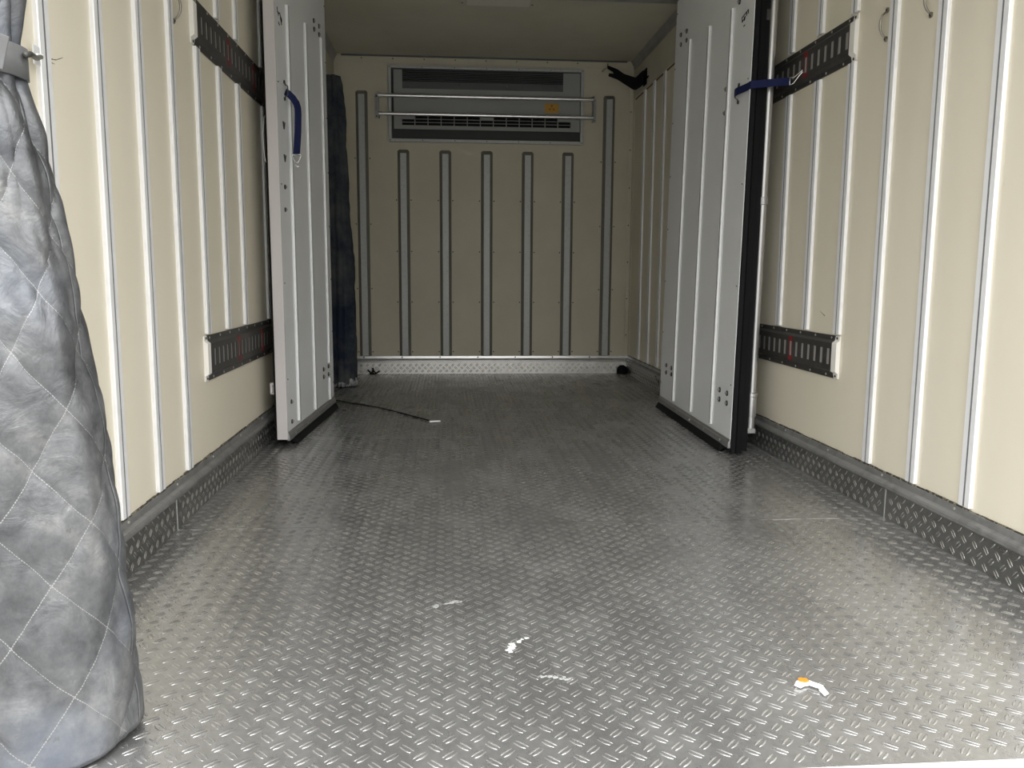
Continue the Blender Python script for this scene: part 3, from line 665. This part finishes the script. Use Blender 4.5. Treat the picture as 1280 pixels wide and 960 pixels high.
left = [(0.0, -1.093), (0.5, -1.088), (0.97, -1.06), (1.076, -1.045), (1.16, -1.06), (1.6, -1.085), (2.2, -1.095)]
ryt = [(0.0, 0.125), (0.5, 0.105), (0.97, 0.068), (1.076, 0.052), (1.16, 0.062), (1.6, 0.09), (2.2, 0.10)]
foldt = [(0.0, 0.001), (0.6, 0.002), (0.97, 0.005), (1.076, 0.006), (1.16, 0.005), (2.2, 0.006)]
Cn = thing('quilted_curtain', (-0.95, 1.335, 0.0), 'silver grey quilted insulating curtain bunched at the near left edge', 'curtain')
cur, cvs, n1 = curtain_mesh('fabric', 'quilted_silver', Cn, right, left, 1.335, ryt, (0.012, 2.24), 6, 0.176, 0.470, math.radians(62), 0.0075, foldt, 220, 300, lambda ph: 0.012+0.006*math.cos(2*ph+0.5), twist=math.radians(13))
# hem binding follows the lower edge
m = MB(); ring = [Vector(cvs[i]) for i in range(0, n1-1, 2)]; c_ = sum(ring, Vector())/len(ring)
ht = []
for p in ring:
    d = (p-c_); d.z = 0; d.normalize(); ht.append((p+d*0.0025+Vector((0, 0, -0.002)), p+d*0.0015+Vector((0, 0, 0.018))))
n_ = len(ht); vs = []
for lo_, hi_ in ht: vs += [tuple(lo_), tuple(hi_)]
m.add(vs, [(2*i, 2*((i+1) % n_), 2*((i+1) % n_)+1, 2*i+1) for i in range(n_)])
he = link('hem_binding', m, 'silver_band', Cn, smooth=True); sm = he.modifiers.new('thickness', 'SOLIDIFY'); sm.thickness = 0.002
# loose threads
for p, dr in (((-0.965, 1.222, 0.30), 1), ((-0.985, 1.212, 0.12), -1)):
    p = Vector(p); m = MB(); m.tube([p, p+Vector((0.004*dr, -0.004, -0.02)), p+Vector((-0.003, -0.006, -0.045)), p+Vector((0.004, -0.005, -0.07))], 0.0006, 5); link('loose_thread', m, 'white_paper', Cn)
# tie band round the neck
Tb = thing('curtain_tie', (-0.99, 1.335, 1.075), 'grey tie band wrapped round the silver curtain and hooked to the wall', 'tie band')
m = MB(); N = 40; vs = []
for i in range(N):
    ph = 2*PI*i/N; x = -0.989+0.070*math.cos(ph); y = 1.335-0.066*math.sin(ph); zc = 1.083-0.28*(x+0.989)*0.5
    for dz in (-0.023, 0.023):
        vs.append((x, y, zc+dz))
m.add(vs, [(2*i, 2*((i+1) % N), 2*((i+1) % N)+1, 2*i+1) for i in range(N)])
o = link('band', m, 'silver_band', Tb, smooth=True); sm = o.modifiers.new('thickness', 'SOLIDIFY'); sm.thickness = 0.005; sm.offset = 1
m = MB(); m.ribbon([(-0.990, 1.262, 1.086), (-0.960, 1.263, 1.083), (-0.935, 1.270, 1.078), (-0.918, 1.282, 1.073)], (0.15, 0, 1), 0.048, 0.006); link('end_flap', m, 'silver_band', Tb, bevel=0.0015)
m = MB(); m.tube([(-0.912, 1.325, 1.082), (-0.925, 1.37, 1.094), (-0.99, 1.53, 1.126), (-1.094, 1.777, 1.187)], 0.0045, 8)
link('tie_rod', m, 'dark_steel', Tb, smooth=True)
m = MB(); m.box((-W+0.0115, 1.765, 1.172), (-W+0.0145, 1.79, 1.208)); m.tube([(-W+0.012, 1.778, 1.19), (-W+0.028, 1.776, 1.186)], 0.005, 8); link('wall_plate', m, 'rib_aluminium', Tb)

# far curtain behind the left leaf
Cf = thing('dark_curtain', (-1.01, 5.65, 0.0), 'dark navy bunched curtain hanging behind the left door leaf', 'curtain')
curtain_mesh('fabric', 'navy_fabric', Cf, [(0.0, -0.912), (0.07, -0.913), (0.6, -0.92), (0.825, -0.926), (1.245, -0.944), (1.7, -0.960), (1.97, -0.973), (2.04, -0.985)], [(0.0, -1.10), (2.03, -1.095)], 5.65, [(0.0, 0.10), (2.03, 0.055)], (0.03, 2.03), 8, 0.16, 0.3, 0.4, 0.004, [(0, 0.007), (2.03, 0.006)], 120, 110, lambda ph: 0.03+0.012*math.sin(5*ph))
m = MB(); N = 90; vs = []
for i in range(N):
    ph = 2*PI*i/N; d = 0.004+0.007*(math.cos(7*ph+1.3)+0.5*math.cos(12*ph)); zt = 0.045+0.012*math.sin(9*ph)+random.uniform(0, 0.012)
    x = -1.006+(0.094+d)*math.cos(ph); y = 5.65-(0.10+d)*math.sin(ph); vs += [(x, y, 0.004+random.uniform(0, 0.012)), (x, y, zt)]
m.add(vs, [(2*i, 2*((i+1) % N), 2*((i+1) % N)+1, 2*i+1) for i in range(N)])
o = link('frayed_hem', m, 'frayed_white', Cf, smooth=True); sm = o.modifiers.new('thickness', 'SOLIDIFY'); sm.thickness = 0.003

# ------------------------------------------------------------ small things on the floor
m = MB(); pts = [(-0.955, 4.93, 0.012), (-0.90, 4.885, 0.008), (-0.80, 4.80, 0.006), (-0.70, 4.705, 0.005), (-0.60, 4.57, 0.006), (-0.50, 4.42, 0.005), (-0.385, 4.235, 0.008), (-0.352, 4.212, 0.009)]
Cd = thing('bungee_cord', (-0.70, 4.70, 0.0), 'thin dark pull cord with a metal tab lying on the floor past the left leaf', 'cord')
m.tube(pts, 0.0042, 8); link('cord', m, 'black_rubber', Cd, smooth=True)
m = MB(); m.tube([(-0.388, 4.20, 0.009), (-0.332, 4.215, 0.009)], 0.0075, 10); link('metal_tab', m, 'pole_steel', Cd, bevel=0.002)
Pc = thing('paper_scrap', (0.381, 1.398, 0.0), 'crumpled white scrap with an orange spot on the metal floor', 'scrap')
m = MB(); out = [(-0.028, 0.012), (-0.016, 0.030), (0.000, 0.036), (0.012, 0.026), (0.026, 0.004), (0.024, -0.022), (0.012, -0.030), (0.010, -0.014), (0.016, 0.000), (0.002, 0.012), (-0.010, 0.010), (-0.018, 0.004)]
n_ = len(out); vs = [(0.381+a, 1.398+b_, 0.0018+random.uniform(0, 0.003)) for a, b_ in out]+[(0.381+a*0.9, 1.398+b_*0.9, 0.004+random.uniform(0, 0.004)) for a, b_ in out]
m.add(vs, [tuple(range(n_))[::-1], tuple(range(n_, 2*n_))]+[(i, (i+1) % n_, n_+(i+1) % n_, n_+i) for i in range(n_)]); link('film', m, 'white_paper', Pc)
m = MB(); m.add([(0.381+a, 1.398+b_, z) for z in (0.0072, 0.0092) for a, b_ in ((-0.014, 0.020), (-0.004, 0.016), (0.005, 0.020), (0.002, 0.029), (-0.007, 0.032), (-0.014, 0.028))], [(5,4,3,2,1,0), (6,7,8,9,10,11)]+[(i, (i+1) % 6, 6+(i+1) % 6, 6+i) for i in range(6)]); link('orange_spot', m, 'orange_ink', Pc)
def smear(cx, cyy, pts, label, seed, m_, rr_):
    rnd = random.Random(seed); m = MB()
    path = []
    for (xa, ya), (xb, yb) in zip(pts[:-1], pts[1:]):
        n = max(2, int(math.hypot(xb-xa, yb-ya)/0.004))
        path += [(xa+(xb-xa)*i/n, ya+(yb-ya)*i/n) for i in range(n)]
    for x, y in path:
        if rnd.random() < 0.2: continue
        x += cx+rnd.uniform(-0.005, 0.005); y += cyy+rnd.uniform(-0.005, 0.005); r = rnd.uniform(0.35, 1.0)*rr_
        q_ = []
        for i in range(9): a = 2*PI*i/9; r_ = r*rnd.uniform(0.45, 1.35); q_.append((x+r_*math.cos(a)*1.3, y+r_*math.sin(a)*1.2))
        zt = rnd.uniform(0.0006, 0.0014)
        vs = [(a, b_, 0.0) for a, b_ in q_]+[(x+(a-x)*0.8, y+(b_-y)*0.8, zt) for a, b_ in q_]
        m.add(vs, [tuple(range(9, 18))]+[(i, (i+1) % 9, 9+(i+1) % 9, 9+i) for i in range(9)])
    o = link('dried_smear', m, m_); tag(o, label, 'stain', 'dried glue smears on the floor')
smear(-0.143, 1.628, [(-0.024, -0.034), (-0.018, -0.012), (-0.014, 0.004), (0.004, 0.018), (0.020, 0.022)], 'bold pale glue smear in the middle of the metal floor', 3, 'dried_glue', 0.006)
smear(-0.290, 1.840, [(-0.035, -0.010), (-0.012, 0.004), (0.010, 0.022), (0.034, 0.016)], 'faint pale smear on the floor, farther left than the bold one', 5, 'faint_glue', 0.006)
smear(-0.075, 1.475, [(-0.040, 0.012), (-0.010, 0.004), (0.020, -0.006)], 'faint pale smear on the floor nearer the camera than the bold one', 9, 'faint_glue', 0.005)
# scuffs on the side walls
for s_, st in ((-1, [(1.866, 1.205), (1.892, 1.209), (1.925, 1.222)]), (-1, [(1.868, 1.198), (1.885, 1.199)]), (1, [(2.99, 0.617), (3.03, 0.632)]), (1, [(2.86, 0.60), (2.90, 0.604)])):
    m = MB(); m.tube([(s_*W, y, z) for y, z in st], [0.0014]+[0.001]*(len(st)-2)+[0.0005], 6); link('scuff', m, 'grime', wl_ if s_ < 0 else wr_)
Fp = thing('floor_clip', (-0.86, D-0.05, 0.0), 'small black wire clip at the foot of the bulkhead near the curtain', 'clip')
m = MB(); m.tube([(-0.90, D-0.05, 0.035), (-0.875, D-0.055, 0.012), (-0.855, D-0.05, 0.030), (-0.835, D-0.055, 0.010), (-0.81, D-0.05, 0.028)], 0.006, 8); m.tube([(-0.86, D-0.045, 0.006), (-0.86, D-0.045, 0.05)], 0.006, 8); m.box((-0.885, D-0.065, 0.0015), (-0.835, D-0.030, 0.010)); link('body', m, 'black_rubber', Fp)
Fp = thing('drain_plug', (1.06, D-0.07, 0.0), 'black rounded rubber plug in the lower right far corner', 'plug')
m = MB(); m.tube([(1.058, D-0.062, 0.0015), (1.058, D-0.062, 0.03), (1.058, D-0.060, 0.055), (1.058, D-0.058, 0.068)], [0.040, 0.040, 0.032, 0.014], 18); link('body', m, 'black_rubber', Fp, smooth=True, sangle=60)
